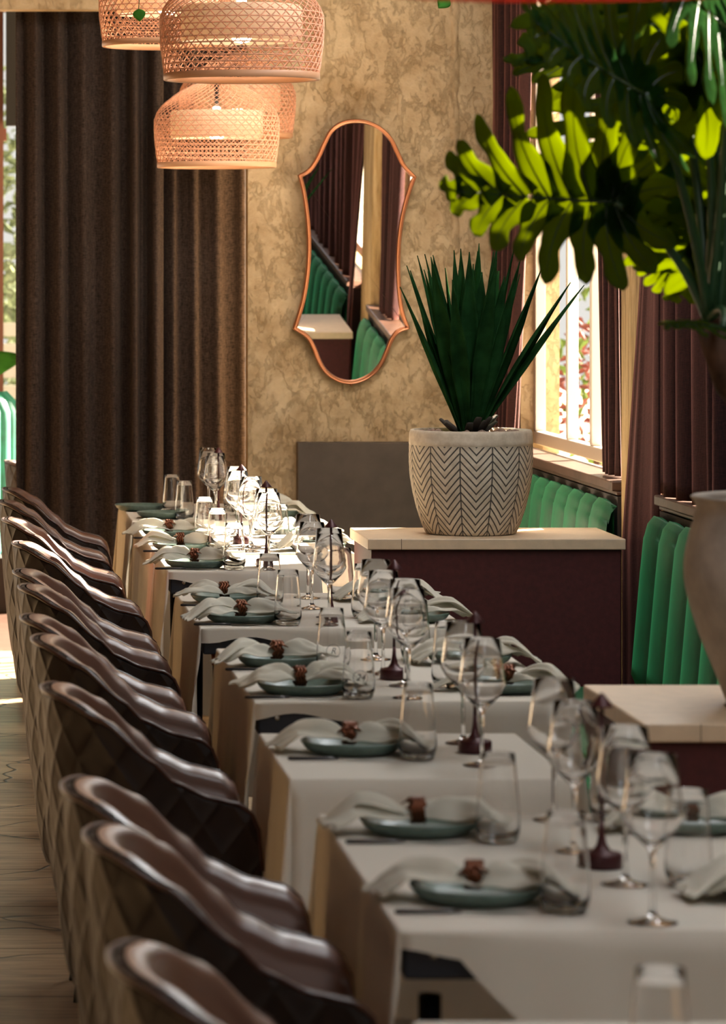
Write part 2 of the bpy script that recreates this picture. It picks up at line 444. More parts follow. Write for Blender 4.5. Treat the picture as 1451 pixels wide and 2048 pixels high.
drape('velvet_curtain', (2.13, 9.0), (2.13, 6.4), 0.98, 2.03, M['velvet_cur'], 16, 0.03, 29, 'velvet curtain drawn across the window behind the big grey vase')

# ------------------------------------------------------------------ consoles
ZC = 0.84
def console(y0, y1, x0, x1, label):
    e = empty('console', ((x0+x1)/2, (y0+y1)/2, 0), label, 'console', 'planter consoles between the booths')
    hx, hy = (x1-x0)/2, (y1-y0)/2
    MB().box(-hx, hx, -hy, hy, ZC-0.033, ZC).build('worktop', M['top'], e, smooth=False, bevel=0.003)
    MB().box(-hx+.012, hx-.012, -hy+.014, hy-.014, 0, ZC-0.0335).build('body', M['console'], e, smooth=False, bevel=0.003)
    m = MB()
    for sx in (-0.1, ): m.box(-hx+.10, -hx+.1015, -hy-.0006, -hy+.02, ZC-.0328, ZC-.0004)
    m.build('joint_line', M['ledge'], e, smooth=False)
    return e
console(11.60, 12.12, 1.25, 2.022, 'long maroon console with cream top carrying the chevron pot')
console(6.82, 7.47, 1.22, 2.06, 'maroon console with cream top carrying the big grey vase')

# ------------------------------------------------------------------ banquettes
def banquette(y0, y1, label, pitch=0.25):
    e = empty('banquette', (2.0, (y0+y1)/2, 0), label, 'banquette', 'green channelled booth seats')
    h = (y1-y0)/2
    prof = [(0.02, 0.415), (0.0, 0.46), (0.012, 0.60), (0.026, 0.76), (0.036, 0.86), (0.048, 0.905), (0.066, 0.927), (0.078, 0.920), (0.084, 0.415)]
    n = max(1, round((y1-y0)/pitch)); N = n*12
    def cs(v):
        x = v*(len(prof)-1); i = min(int(x), len(prof)-2); t = x-i
        return lerp(prof[i][0], prof[i+1][0], t), lerp(prof[i][1], prof[i+1][1], t)
    def fn(u, v):
        x, z = cs(v); s = abs(math.sin(PI*u*n))**0.5
        k = 0.032 if z > .41 and v < .8 else 0
        y = -h+u*2*h
        ends = 1.0
        return (x+0.0-k*s*ends+0.022*(v < .8), y, z-(0.022*(1-s) if .5 < v < .95 else 0))
    MB().grid(fn, N, 32).build('backrest', M['green'], e)
    MB().box(-0.46, 0.04, -h, h, 0.30, 0.42).build('seat', M['green'], e, smooth=False, bevel=0.03)
    MB().box(-0.42, 0.18, -h, h, 0, 0.30).build('plinth', M['bench_base'], e, smooth=False)
    MB().box(0.09, 0.19, -h, h, 0.301, 0.935).build('back_board', M['bench_base'], e, smooth=False)
    return e
banquette(12.14, 15.322, 'bright green channelled velvet booth behind the chevron pot')
banquette(7.50, 11.42, 'dark green channelled velvet booth between the two consoles')

# grey panel against the plaster wall
tag(MB().box(1.375, 1.985, 15.33, YW-.002, 0, 0.968).build('slate_panel', M['panel'], smooth=False, bevel=0.004),
    'tall plain grey board leaning flush to the plaster wall under the mirror', 'panel')

# ------------------------------------------------------------------ mirror
def mirror():
    k = 15.3/7750
    raw = [(707, 240), (735, 243), (762, 256), (783, 278), (797, 306), (810, 331), (831, 353), (822, 376), (812, 410), (804, 452), (800, 500), (800, 550), (804, 600), (811, 632), (821, 657),
           (801, 664), (788, 680), (779, 702), (768, 727), (752, 748), (728, 763), (702, 768), (676, 762), (654, 746), (640, 724), (629, 697), (616, 675), (590, 658),
           (599, 630), (608, 596), (615, 550), (618, 500), (616, 452), (611, 410), (605, 376), (598, 351), (618, 339), (634, 315), (648, 284), (661, 260), (682, 245)]
    corners = {6, 14, 27, 35}
    cx, cy = 706, 505
    P = [((x-cx)*k, (cy-y)*k) for x, y in raw]; n = len(P); out = []
    for i in range(n):
        p0, p1, p2, p3 = P[i-1], P[i], P[(i+1) % n], P[(i+2) % n]
        if i in corners: p0 = p1
        if (i+1) % n in corners: p3 = p2
        for t in (0, .25, .5, .75):
            q = [0.5*((2*p1[j])+(-p0[j]+p2[j])*t+(2*p0[j]-5*p1[j]+4*p2[j]-p3[j])*t*t+(-p0[j]+3*p1[j]-3*p2[j]+p3[j])*t**3) for j in (0, 1)]
            out.append((q[0], q[1]))
    e = empty('wall_mirror', ((cx-VPX)*15.3/7750, 15.335, EYE+(VPY-cy)*15.3/7750), 'tall shield-shaped mirror in a thin copper frame on the plaster wall', 'mirror')
    e.rotation_euler = (math.radians(4.5), 0, math.radians(0.72))
    def off(d):                          # outline moved inwards by d
        r = []; m = len(out)
        for i in range(m):
            a, b, c = Vector(out[i-1]), Vector(out[i]), Vector(out[(i+1) % m])
            t = ((b-a).normalized()+(c-b).normalized()); t.normalize(); nn = Vector((t.y, -t.x))
            r.append((b.x+nn.x*d, b.y+nn.y*d))
        return r
    m = len(out); g = MB(); inn = off(0.010)
    v = [(x, 0.0, z) for x, z in inn]+[(0, 0.0, 0)]
    gm = MB(); gm.add(v, [(i, (i+1) % m, m) for i in range(m)]); gm.build('mirror_glass', M['mirror'], e, smooth=False)
    fr = MB(); prof = [(0.012, 0.002), (0.011, -0.008), (0.006, -0.012), (0.004, -0.006), (0.001, -0.016), (-0.004, -0.014), (-0.005, 0.02), (0.0, 0.045), (0.012, 0.045), (0.012, 0.002)]
    rings = [(off(d), y) for d, y in prof]; vv = []
    for r, y in rings: vv += [(x, y, z) for x, z in r]
    ff = []
    for a in range(len(rings)-1):
        for i in range(m): ff.append((a*m+i, a*m+(i+1) % m, (a+1)*m+(i+1) % m, (a+1)*m+i))
    fr.add(vv, ff); fr.build('mirror_frame', M['frame'], e)
    MB().lathe([(0, -.006), (.005, -.004), (.006, 0), (.004, .006), (0, .008)], 12, (0, -.004, -0.525)).build('finial', M['frame'], e)
    return e
mirror_obj = mirror()

# ------------------------------------------------------------------ dining chairs
def make_chair():
    e = empty('tub_chair', (0, 0, 0), 'x', 'chair', 'quilted leather tub chairs along the tables')
    A, B, XF = 0.225, 0.252, 0.195
    path = []
    for i in range(9): path.append((XF-(XF)*i/8.0, -B))
    for i in range(1, 32):
        a = -PI/2-PI*i/32; ex = 2/2.35
        c_, s_ = math.cos(a), math.sin(a)
        path.append((-A*abs(c_)**ex, B*math.copysign(abs(s_)**ex, s_)))
    for i in range(9): path.append((XF*i/8.0, B))
    n = len(path); cum = [0]
    for i in range(1, n): cum.append(cum[-1]+math.hypot(path[i][0]-path[i-1][0], path[i][1]-path[i-1][1]))
    L = cum[-1]
    zr = [(-.225, .852), (-.20, .848), (-.12, .812), (-.03, .742), (.01, .705), (.08, .676), (.14, .664), (.170, .642), (.188, .60), (.195, .54)]
    def P(u):
        s = u*L
        for i in range(1, n):
            if s <= cum[i]+1e-9:
                t = (s-cum[i-1])/(cum[i]-cum[i-1]); return Vector((lerp(path[i-1][0], path[i][0], t), lerp(path[i-1][1], path[i][1], t)))
        return Vector(path[-1])
    def N(u):
        t = P(min(1, u+.01))-P(max(0, u-.01)); t.normalize(); return Vector((t.y, -t.x))  # outward
    def sgn():
        q = N(.5); return 1 if q.x < 0 else -1
    sg = sgn()
    zb = 0.30
    def pt(u, z, off):
        p = P(u); q = N(u)*sg; zt = interp(zr, p.x); k = max(0.0, min(1.0, (z-zb)/(0.86-zb)))
        sc = 0.74+0.26*(k**0.6)
        x, y = p.x*sc, p.y*sc
        if p.x > 0.10: x -= 0.0
        return (x+q.x*off, y+q.y*off, z)
    def outer(u, v):
        p = P(u); zt = interp(zr, p.x)
        if v <= .8: return pt(u, lerp(zb, zt-.012, v/.8), 0.0)
        a = (v-.8)/.2*PI/2; return pt(u, zt-.012+.012*math.sin(a), -.016*(1-math.cos(a)))
    def inner(u, v):
        p = P(u); zt = interp(zr, p.x)
        if v >= .8:
            a = (v-.8)/.2*PI/2; return pt(u, zt-.016+.016*math.sin(a)+.0015, -.062+.044*(math.sin(a)))[:3] if False else pt(u, zt-.020+.020*math.sin(a), -.020-.030*math.cos(a))
        w = v/.8; z = lerp(0.42, zt-.020, w); return pt(u, z, -.046-0.014*math.sin(PI*w))
    MB().grid(outer, 96, 30, False, lambda u, v: (u*L, outer(u, v)[2])).build('outer_shell', M['quilt'], e)
    MB().grid(inner, 96, 26).build('inner_backrest', M['leather'], e)
    # front ends of both arms
    m = MB()
    for u, d in ((0, 1), (1, -1)):
        pts_o = [outer(u, j/30) for j in range(31)]; pts_i = [inner(u, j/26) for j in range(27)][::-1]
        loop = pts_o+pts_i; c = Vector((0, 0, 0))
        for q in loop: c += Vector(q)
        c /= len(loop); c.x += 0.006
        m.add(loop+[tuple(c)], [(i, (i+1) % len(loop), len(loop)) if d > 0 else ((i+1) % len(loop), i, len(loop)) for i in range(len(loop))])
    m.build('arm_front', M['leather'], e)
    # piping along both edges of the rim
    for off_, dz in ((-.001, -.004),):
        pts = []
        for i in range(81):
            u = i/80; zt = interp(zr, P(u).x); pts.append(pt(u, zt+dz+.002, off_))
        MB().tube(pts, 0.0038, 6).build('piping', M['piping'], e)
    # seat cushion and shell floor
    def seat_pt(u, r, z):
        p = P(u); return (p.x*r*.80 if p.x < 0 else p.x*r*.98, p.y*r*.80, z)
    prof = [(0.0, .475), (0.5, .477), (.85, .472), (.97, .455), (1.0, .43), (.98, .37), (.6, .352), (0, .352)]
    def seatf(u, v):
        x = v*(len(prof)-1); i = min(int(x), len(prof)-2); t = x-i; r = lerp(prof[i][0], prof[i+1][0], t); z = lerp(prof[i][1], prof[i+1][1], t)
        return seat_pt(u, r, z)
    MB().grid(seatf, 64, 21).build('seat_cushion', M['leather'], e)
    m = MB(); m.box(.145, .182, -.185, .185, .365, .45); m.build('seat_front', M['quilt'], e, smooth=False, bevel=.01)
    for sx, sy in ((-1, -1), (-1, 1), (1, -1), (1, 1)):
        MB().tube([(sx*.06, sy*.10, .36), (sx*.10, sy*.14, 0.0)], [.014, .009], 10).build('leg', M['black_metal'], e)
    return e

# table map: name, near y, far y, left x, right x, hem kind, places (y), paired right side
TABLES = [
    dict(k='the table cut off by the bottom edge', y0=3.55, y1=4.577, x0=0.55, x1=1.25, hem='full', pl=[], lamp=None),
    dict(k='the nearest full table', y0=5.226, y1=6.344, x0=0.607, x1=1.29, hem=.08, pl=[5.46, 6.12], lamp=5.76),
    dict(k='the small table beside the grey vase console', y0=6.786, y1=7.454, x0=0.598, x1=1.085, hem='full', pl=[7.15], lamp=7.15),
    dict(k='the table just beyond the small one', y0=8.024, y1=9.15, x0=0.632, x1=1.295, hem=.18, pl=[8.17, 8.74], lamp=8.45),
    dict(k='the shaded table right before the sunlit ones', y0=9.715, y1=10.75, x0=0.629, x1=1.295, hem=.20, pl=[9.83, 10.42], lamp=9.85),
    dict(k='the sunlit table beside the chevron pot console', y0=11.56, y1=12.20, x0=0.652, x1=1.10, hem=.15, pl=[11.68], lamp=11.72),
    dict(k='the long sunlit table past the console', y0=12.29, y1=13.62, x0=0.652, x1=1.28, hem='full', pl=[12.40, 13.05], lamp=12.72),
    dict(k='the farthest table before the brown curtain', y0=13.92, y1=14.95, x0=0.656, x1=1.28, hem=.04, pl=[14.06, 14.50], lamp=13.98),
]
chair_y = [4.42, 5.39, 5.91, 7.32, 8.31, 8.82, 9.69, 10.19, 11.27, 12.38, 13.35, 14.13]
chair_x = [.405, .410, .394, .396, .398, .384, .395, .390, .405, .390, .390, .415]
chair_l = ['nearest leather tub chair, only its pale gleaming back top shows at the bottom',
           'second tub chair from the front, facing the nearest full table',
           'third tub chair from the front, its rounded arm touching the nearest white cloth',
           'fourth tub chair from the front, beside the small table, wide pale inner back',
           'fifth tub chair from the front, diamond quilting showing on its arm',
           'sixth tub chair from the front, brown inner arm beyond the quilted one',
           'seventh tub chair from the front, in shade beside the shaded table',
           'eighth tub chair from the front, last one before the sunlit chairs',
           'nearest of the tub chairs struck by sun, red-brown inner arm',
           'middle of the three sunlit tub chairs, white glare on its back',
           'farthest of the three sunlit tub chairs with a glaring back',
           'farthest tub chair in the row, light brown and out of the sun']
chair0 = make_chair()
for i, (y, x, l) in enumerate(zip(chair_y, chair_x, chair_l)):
    if i == 0: chair0.location = (x, y, 0); chair0['label'] = l
    else: dup(chair0, (x, y, 0), l, rotz=math.radians(random.uniform(-2, 2)))
dup(chair0, (0.452, 16.25, 0), 'quilted tub chair beyond the brown curtain in front of the teal sofa')

# ------------------------------------------------------------------ tables and cloths
TZ = 0.748
def table(T, i):
    x0, x1, y0, y1 = T['x0']+.006, T['x1']-.006, T['y0']+.006, T['y1']-.006
    cx, cy = (x0+x1)/2, (y0+y1)/2; hx, hy = (x1-x0)/2, (y1-y0)/2
    e = empty('dining_table', (cx, cy, 0), 'navy-edged dining table under the cloth of '+T['k'], 'table', 'row of dining tables')
    MB().box(-hx, hx, -hy, hy, TZ-.07, TZ-.002).build('tabletop', M['navy'], e, smooth=False, bevel=.004)
    for sx in (-hx+.03, hx-.03):
        MB().lathe([(0, 0), (.006, 0), (.006, .0015), (.003, .003), (0, .003)], 14, (0, 0, 0)).build('rivet', M['rivet'], e, rot=(PI/2, 0, 0), loc=(sx+.01, -hy-.0005, TZ-.036))
    ins = .15 if i == 0 else .045
    for sx in (-hx+ins, hx-ins):
        for sy in (-hy+.085, hy-.085):
            lg = MB().tube([(sx, sy, 0), (sx, sy, TZ-.105)], [.012, .016], 12).build('leg', M['black_metal'], e)
            if i == 4: MB().lathe([(0, TZ-.105), (.018, TZ-.105), (.020, TZ-.071), (0, TZ-.071)], 20, (sx, sy, 0)).box(sx-.002, sx+.002, sy-.0205, sy-.017, TZ-.088, TZ-.072).build('leg_collar', M['copper'], lg)
    # cloth
    X0, X1, Y0, Y1 = T['x0'], T['x1'], T['y0'], T['y1']
    hX, hY = (X1-X0)/2, (Y1-Y0)/2
    rr = random.Random(i*5+1); ph = [rr.uniform(0, 6.28) for _ in range(8)]
    per = []; st = 0.02
    def seg(a, b, nrm, side):
        d = math.hypot(b[0]-a[0], b[1]-a[1]); k = max(2, int(d/st))
        for j in range(k):
            t = j/k; per.append((lerp(a[0], b[0], t), lerp(a[1], b[1], t), nrm, side, t*d, d))
    def corner(c, n0, n1, side):
        a0 = math.atan2(n0[1], n0[0]); a1 = math.atan2(n1[1], n1[0])
        while a1 < a0: a1 += 2*PI
        for j in range(6):
            a = lerp(a0, a1, j/5); per.append((c[0], c[1], (math.cos(a), math.sin(a)), side, j/5, -1))
    seg((-hX, -hY), (hX, -hY), (0, -1), 'near'); corner((hX, -hY), (0, -1), (1, 0), 'c2')
    seg((hX, -hY), (hX, hY), (1, 0), 'right'); corner((hX, hY), (1, 0), (0, 1), 'c3')
    seg((hX, hY), (-hX, hY), (0, 1), 'far'); corner((-hX, hY), (0, 1), (-1, 0), 'c4')
    seg((-hX, hY), (-hX, -hY), (-1, 0), 'left'); corner((-hX, -hY), (-1, 0), (0, -1), 'c1')
    n = len(per); FULL = 0.34
    def drop(p):
        side, s, d = p[3], p[4], p[5]
        if side == 'near' and T['hem'] != 'full':
            h = T['hem']; base = .030+.008*math.sin(s*30+ph[0])
            return base if s < h else min(FULL, base+(s-h)*1.15)
        if side == 'c1' and T['hem'] != 'full': return lerp(FULL*.8, .034, s)
        if side == 'left' and T['hem'] != 'full': return lerp(FULL, FULL*.8, max(0, (s-(d-.15))/.15))
        return FULL+.01*math.sin(s*9+ph[1])
    K = 12
    def pos(j, k):
        p = per[j % n]; D = drop(p); x, y, (nx, ny) = p[0], p[1], p[2]
        if k == 0: return (x, y, 0.0)
        d = D*(k-1)/(K-1); r = .006
        w = d/FULL
        s = p[4] if p[5] > 0 else 0
        f = 0
        if p[5] > 0:
            f = .5*math.sin(s*21+ph[2])+.35*math.sin(s*47+ph[3])+.3*math.sin(s*11+ph[4])
            edge = min(1, min(s, p[5]-s)/.08); f *= edge
        else: f = 1.7*math.sin(PI*p[4])+.2
        o = r+d*{'near': .07, 'left': .035, 'far': .01}.get(p[3], .05)+f*{'near': .030, 'left': .016, 'far': .006}.get(p[3], .012)*w
        if k == 1: o, d = r*.6, 0.002
        return (x+nx*o, y+ny*o, -d-(.003 if k > 1 else 0))
    v = []; f = []
    for k in range(K+1):
        for j in range(n): v.append(pos(j, k))
    for k in range(K):
        for j in range(n):
            a, b = k*n+j, k*n+(j+1) % n
            f.append((a, a+n, b+n, b))
    f.append(tuple(range(n)))
    m = MB(); m.add(v, f)
    o = m.build('tablecloth', M['cloth'], loc=((X0+X1)/2, (Y0+Y1)/2, TZ), solid=0)
    me = o.data
    me.polygons[len(me.polygons)-1].use_smooth = False
    tag(o, 'white cotton cloth hanging over '+T['k'], 'tablecloth', 'white tablecloths')
for i, T in enumerate(TABLES): table(T, i)
TOP = TZ+0.0012

# ------------------------------------------------------------------ tableware prototypes
def make_plate():
    o = MB().lathe([(0, .006), (.06, .006), (.078, .010), (.091, .022), (.0945, .0235), (.0955, .021), (.088, .010), (.074, .001), (.05, 0), (0, 0)], 56).build('plate', M['plate']); return o
def make_tumbler():
    out = [(0, 0), (.024, 0), (.030, .004), (.0345, .020), (.0345, .038), (.031, .080), (.0275, .120), (.0262, .138)]
    inn = [(.0255, .138), (.0268, .120), (.0303, .080), (.0338, .040), (.0333, .024), (.027, .012), (0, .010)]
    return MB().lathe(out+[(.0259, .1384)]+inn, 40).build('tumbler', M['glass'])
def make_wine():
    out = [(0, 0), (.034, 0), (.0345, .0015), (.020, .004), (.008, .008), (.0042, .016), (.0034, .045), (.0036, .085), (.006, .100), (.015, .108), (.034, .128), (.0425, .142), (.0432, .147), (.041, .158), (.0365, .190), (.0322, .228)]
    inn = [(.0316, .228), (.0359, .190), (.0404, .158), (.0425, .147), (.0417, .1425), (.0333, .1290), (.0145, .1105), (0, .106)]
    return MB().lathe(out+[(.0319, .2283)]+inn, 40).build('wine_glass', M['glass'])
def make_knife():
    e = empty('table_knife', (0, 0, 0))
    MB().tube([(-.10, 0, .004), (-.095, 0, .004), (-.03, 0, .004), (-.008, 0, .004)], [.0035, .0052, .0045, .003], 8, flat=.7).build('handle', M['dark_steel'], e)
    m = MB(); m.add([(-.008, -.003, .003), (.03, -.008, .0025), (.075, -.008, .0025), (.095, 0.0, .0025), (.06, .006, .0025), (-.008, .003, .003),
                     (-.008, -.003, .0045), (.03, -.008, .0035), (.075, -.008, .0035), (.095, 0.0, .0035), (.06, .006, .0035), (-.008, .003, .0045)],
                    [(5, 4, 3, 2, 1, 0), (6, 7, 8, 9, 10, 11)]+[(i, (i+1) % 6, 6+(i+1) % 6, 6+i) for i in range(6)])
    m.build('blade', M['steel'], e, smooth=False); return e
def make_lamp():
    e = empty('table_lamp', (0, 0, 0))
    MB().lathe([(0, 0), (.030, 0), (.031, .002), (.031, .020), (.029, .0225), (.014, .026), (.008, .034), (.0045, .050), (.0035, .07), (0, .07)], 36).build('base', M['burgundy'], e)
    MB().tube([(0, 0, .06), (0, 0, .246)], .0032, 10).build('pole', M['burgundy'], e)
    MB().lathe([(0, .260), (.002, .2595), (.0172, .2405), (.0175, .2392), (.016, .2392), (.003, .2500), (0, .2500)], 28).build('lamp_shade', M['burgundy'], e); return e
def make_napkin(seed):
    rr = random.Random(seed); e = empty('napkin', (0, 0, 0))
    ph = [rr.uniform(0, 6.28) for _ in range(12)]
    L0, L1 = .125+rr.uniform(0, .022), .120+rr.uniform(0, .022); h0, h1 = rr.uniform(.030, .052), rr.uniform(.026, .044)
    def fn(u, v):
        a = u*2-1; s = abs(a); x = a*(L1 if a > 0 else L0)
        w = .012+.052*math.sin(min(1, s*1.15)*PI/2)**1.2*(1-.45*max(0, s-.75)*4*.5)
        q = v*2-1
        y = q*w*(1+.12*math.sin(5*a+ph[0]))+.010*math.sin(3*a+ph[1])
        basez = interp([(0, .020), (.06, .022), (.095, .029), (.115, .022), (.15, .006)], abs(x))
        H = (h1 if a > 0 else h0)*math.sin(PI*min(1, s*1.05+.05)**.8)
        fold = .5+.5*math.cos((q*5.5+ph[2+(a > 0)])+2.2*s+.8*math.sin(7*a+ph[4]))
        z = basez+H*(1-q*q*.75)*(.35+.65*fold)+.003*math.sin(21*q+9*a+ph[5])*s
        x += .014*math.sin(q*3.1+ph[6])*s*s+.006*math.sin(q*9+ph[7])*s
        return (x, y, max(z, .004 if abs(x) > .105 else z))
    MB().grid(fn, 56, 36).build('folded_cloth', M['napkin'], e, solid=.0016)
    # second layer: loose corner
    sg = 1 if seed % 2 else -1
    def fn2(u, v):
        q = v*2-1; x = sg*(.02+u*.13); w = .006+.045*u**.8
        z = .034+.026*math.sin(PI*min(1, u*1.1))*(1-.5*q*q)-.030*max(0, u-.55)*2*.9+.004*math.sin(9*q+5*u+ph[8])
        y = q*w-.024*u+.01*math.sin(4*u+ph[9])
        return (x, y, max(z, .009))
    MB().grid(fn2, 28, 20).build('loose_corner', M['napkin'], e, solid=.0015)
    r = MB()
    for q in (-.007, 0, .007): r.tube([(q+.004*math.sin(2*k), .018*math.cos(k*2*PI/20), .036+.018*math.sin(k*2*PI/20)) for k in range(20)], .0045, 7, closed=True)
    for (dx, dy, dz) in ((-.018, -.006, -.003), (.019, -.008, .001), (.010, -.010, -.012)):
        c = Vector((0, -.013, .050))
        r.tube([c, c+Vector((dx, dy, dz))*.6+Vector((0, 0, -.002)), c+Vector((dx*1.2, dy, dz-.008))], [.004, .0075, .002], 8, flat=.3)
    r.build('napkin_ring', M['ring'], e)
    return e
P_plate, P_tum, P_wine, P_knife, P_lamp = make_plate(), make_tumbler(), make_wine(), make_knife(), make_lamp()
P_nap = [make_napkin(s) for s in (1, 2, 3, 4)]
def engrave(tb, txt):
    c = bpy.data.curves.new('engraved_mark', 'FONT'); c.body = txt; c.size = .019; c.align_x = 'CENTER'; c.align_y = 'CENTER'; c.extrude = .0001; c.shear = .3
    o = bpy.data.objects.new('engraved_mark', c); COL.objects.link(o); o.parent = tb; o.location = (.0, -.0352, .046); o.rotation_euler = (PI/2, 0, 0)
    c.materials.append(M['dark_steel'])
    bpy.context.view_layer.update(); me = bpy.data.meshes.new_from_object(o.evaluated_get(bpy.context.evaluated_depsgraph_get()))
    o2 = bpy.data.objects.new('engraved_mark', me); COL.objects.link(o2); o2.parent = tb; o2.location = o.location; o2.rotation_euler = o.rotation_euler; bpy.data.objects.remove(o); bpy.data.curves.remove(c); o2.name = 'engraved_mark'
    MB().tube([(.015*math.cos(a*PI/16), -.0350, .046+.015*math.sin(a*PI/16)) for a in range(32)], .0004, 4, closed=True).build('engraved_ring', M['dark_steel'], tb)
used = set()
def put(proto, loc, label, cat, group, rz=0.0):
    if proto.name not in used:
        used.add(proto.name); proto.location = loc; proto.rotation_euler = (0, 0, rz); tag(proto, label, cat, group); return proto
    o = dup(proto, loc, label, rotz=rz); o['category'] = cat; o['group'] = group; return o
PX = 0.742
ni = 0
short = {1: 'the nearest full table', 2: 'the small table by the vase console', 3: 'the third table, past the small one', 4: 'the shaded table before the sunlit ones',
         5: 'the sunlit table beside the chevron pot', 6: 'the long sunlit table', 7: 'the farthest table by the curtain'}
for ti, T in enumerate(TABLES):
    if not T['pl']: continue
    tn = short[ti]
    for pi, yp in enumerate(T['pl']):
        where = '' if len(T['pl']) == 1 else ('near ' if pi == 0 else 'far ')
        q = where+'chair-side place'; qr = where+'booth-side place'
        if ti == 7:
            put(P_plate, (PX+(-.03 if pi else .03), yp, TOP), f'sage plate at the {q} of {tn}', 'plate', 'green ceramic plates')
            put(P_tum, (.845-(.02 if pi else 0), yp-.09, TOP), f'water tumbler at the {q} of {tn}', 'glass', 'water tumblers', random.uniform(0, 6))
        else:
            put(P_plate, (PX, yp, TOP), f'sage plate at the {q} of {tn}', 'plate', 'green ceramic plates')
            put(P_nap[ni % 4], (PX-.005, yp, TOP), f'ringed cream napkin at the {q} of {tn}', 'napkin', 'ringed napkins', random.uniform(-.2, .2)+(PI if ni % 3 == 2 else 0)); ni += 1
            ky = max(yp-.122, T['y0']+.02)
            put(P_knife, (PX-.03, ky, TOP), f'table knife at the {q} of {tn}', 'knife', 'table knives', random.uniform(-.03, .03))
            tb = put(P_tum, (.850, max(yp-.105, T['y0']+.04), TOP), f'water tumbler at the {q} of {tn}', 'glass', 'water tumblers', 0.0 if ti == 3 else random.uniform(0, 6))
            if ti == 3: engrave(tb, 'R' if pi else '24')
        gx = .955
        put(P_wine, (gx, max(yp-.19, T['y0']+.045) if pi or ti in (1, 2) else T['y0']+.05, TOP), f'wine glass for the {q} of {tn}', 'glass', 'wine glasses', random.uniform(0, 6))
        wide = T['x1'] > 1.2
        put(P_wine, (gx+(.02 if wide else .01), yp+.14, TOP), f'wine glass for the {qr} of {tn}', 'glass', 'wine glasses', random.uniform(0, 6))
        if wide:
            put(P_plate, (1.175, yp+.03, TOP), f'sage plate at the {qr} of {tn}', 'plate', 'green ceramic plates')
            put(P_nap[ni % 4], (1.18, yp+.03, TOP), f'ringed cream napkin at the {qr} of {tn}', 'napkin', 'ringed napkins', random.uniform(-.3, .3)); ni += 1
            put(P_tum, (1.065, yp+.13, TOP), f'water tumbler at the {qr} of {tn}', 'glass', 'water tumblers', random.uniform(0, 6))
    if T['lamp']:
        put(P_lamp, (.968 if ti not in (5, 6) else .956, T['lamp']+.0, TOP), f'thin burgundy cone-topped lamp standing on {tn}', 'lamp', 'slim table lamps')
put(P_tum, (.76, 4.15, TOP), 'water tumbler on the table cut off by the bottom edge', 'glass', 'water tumblers')

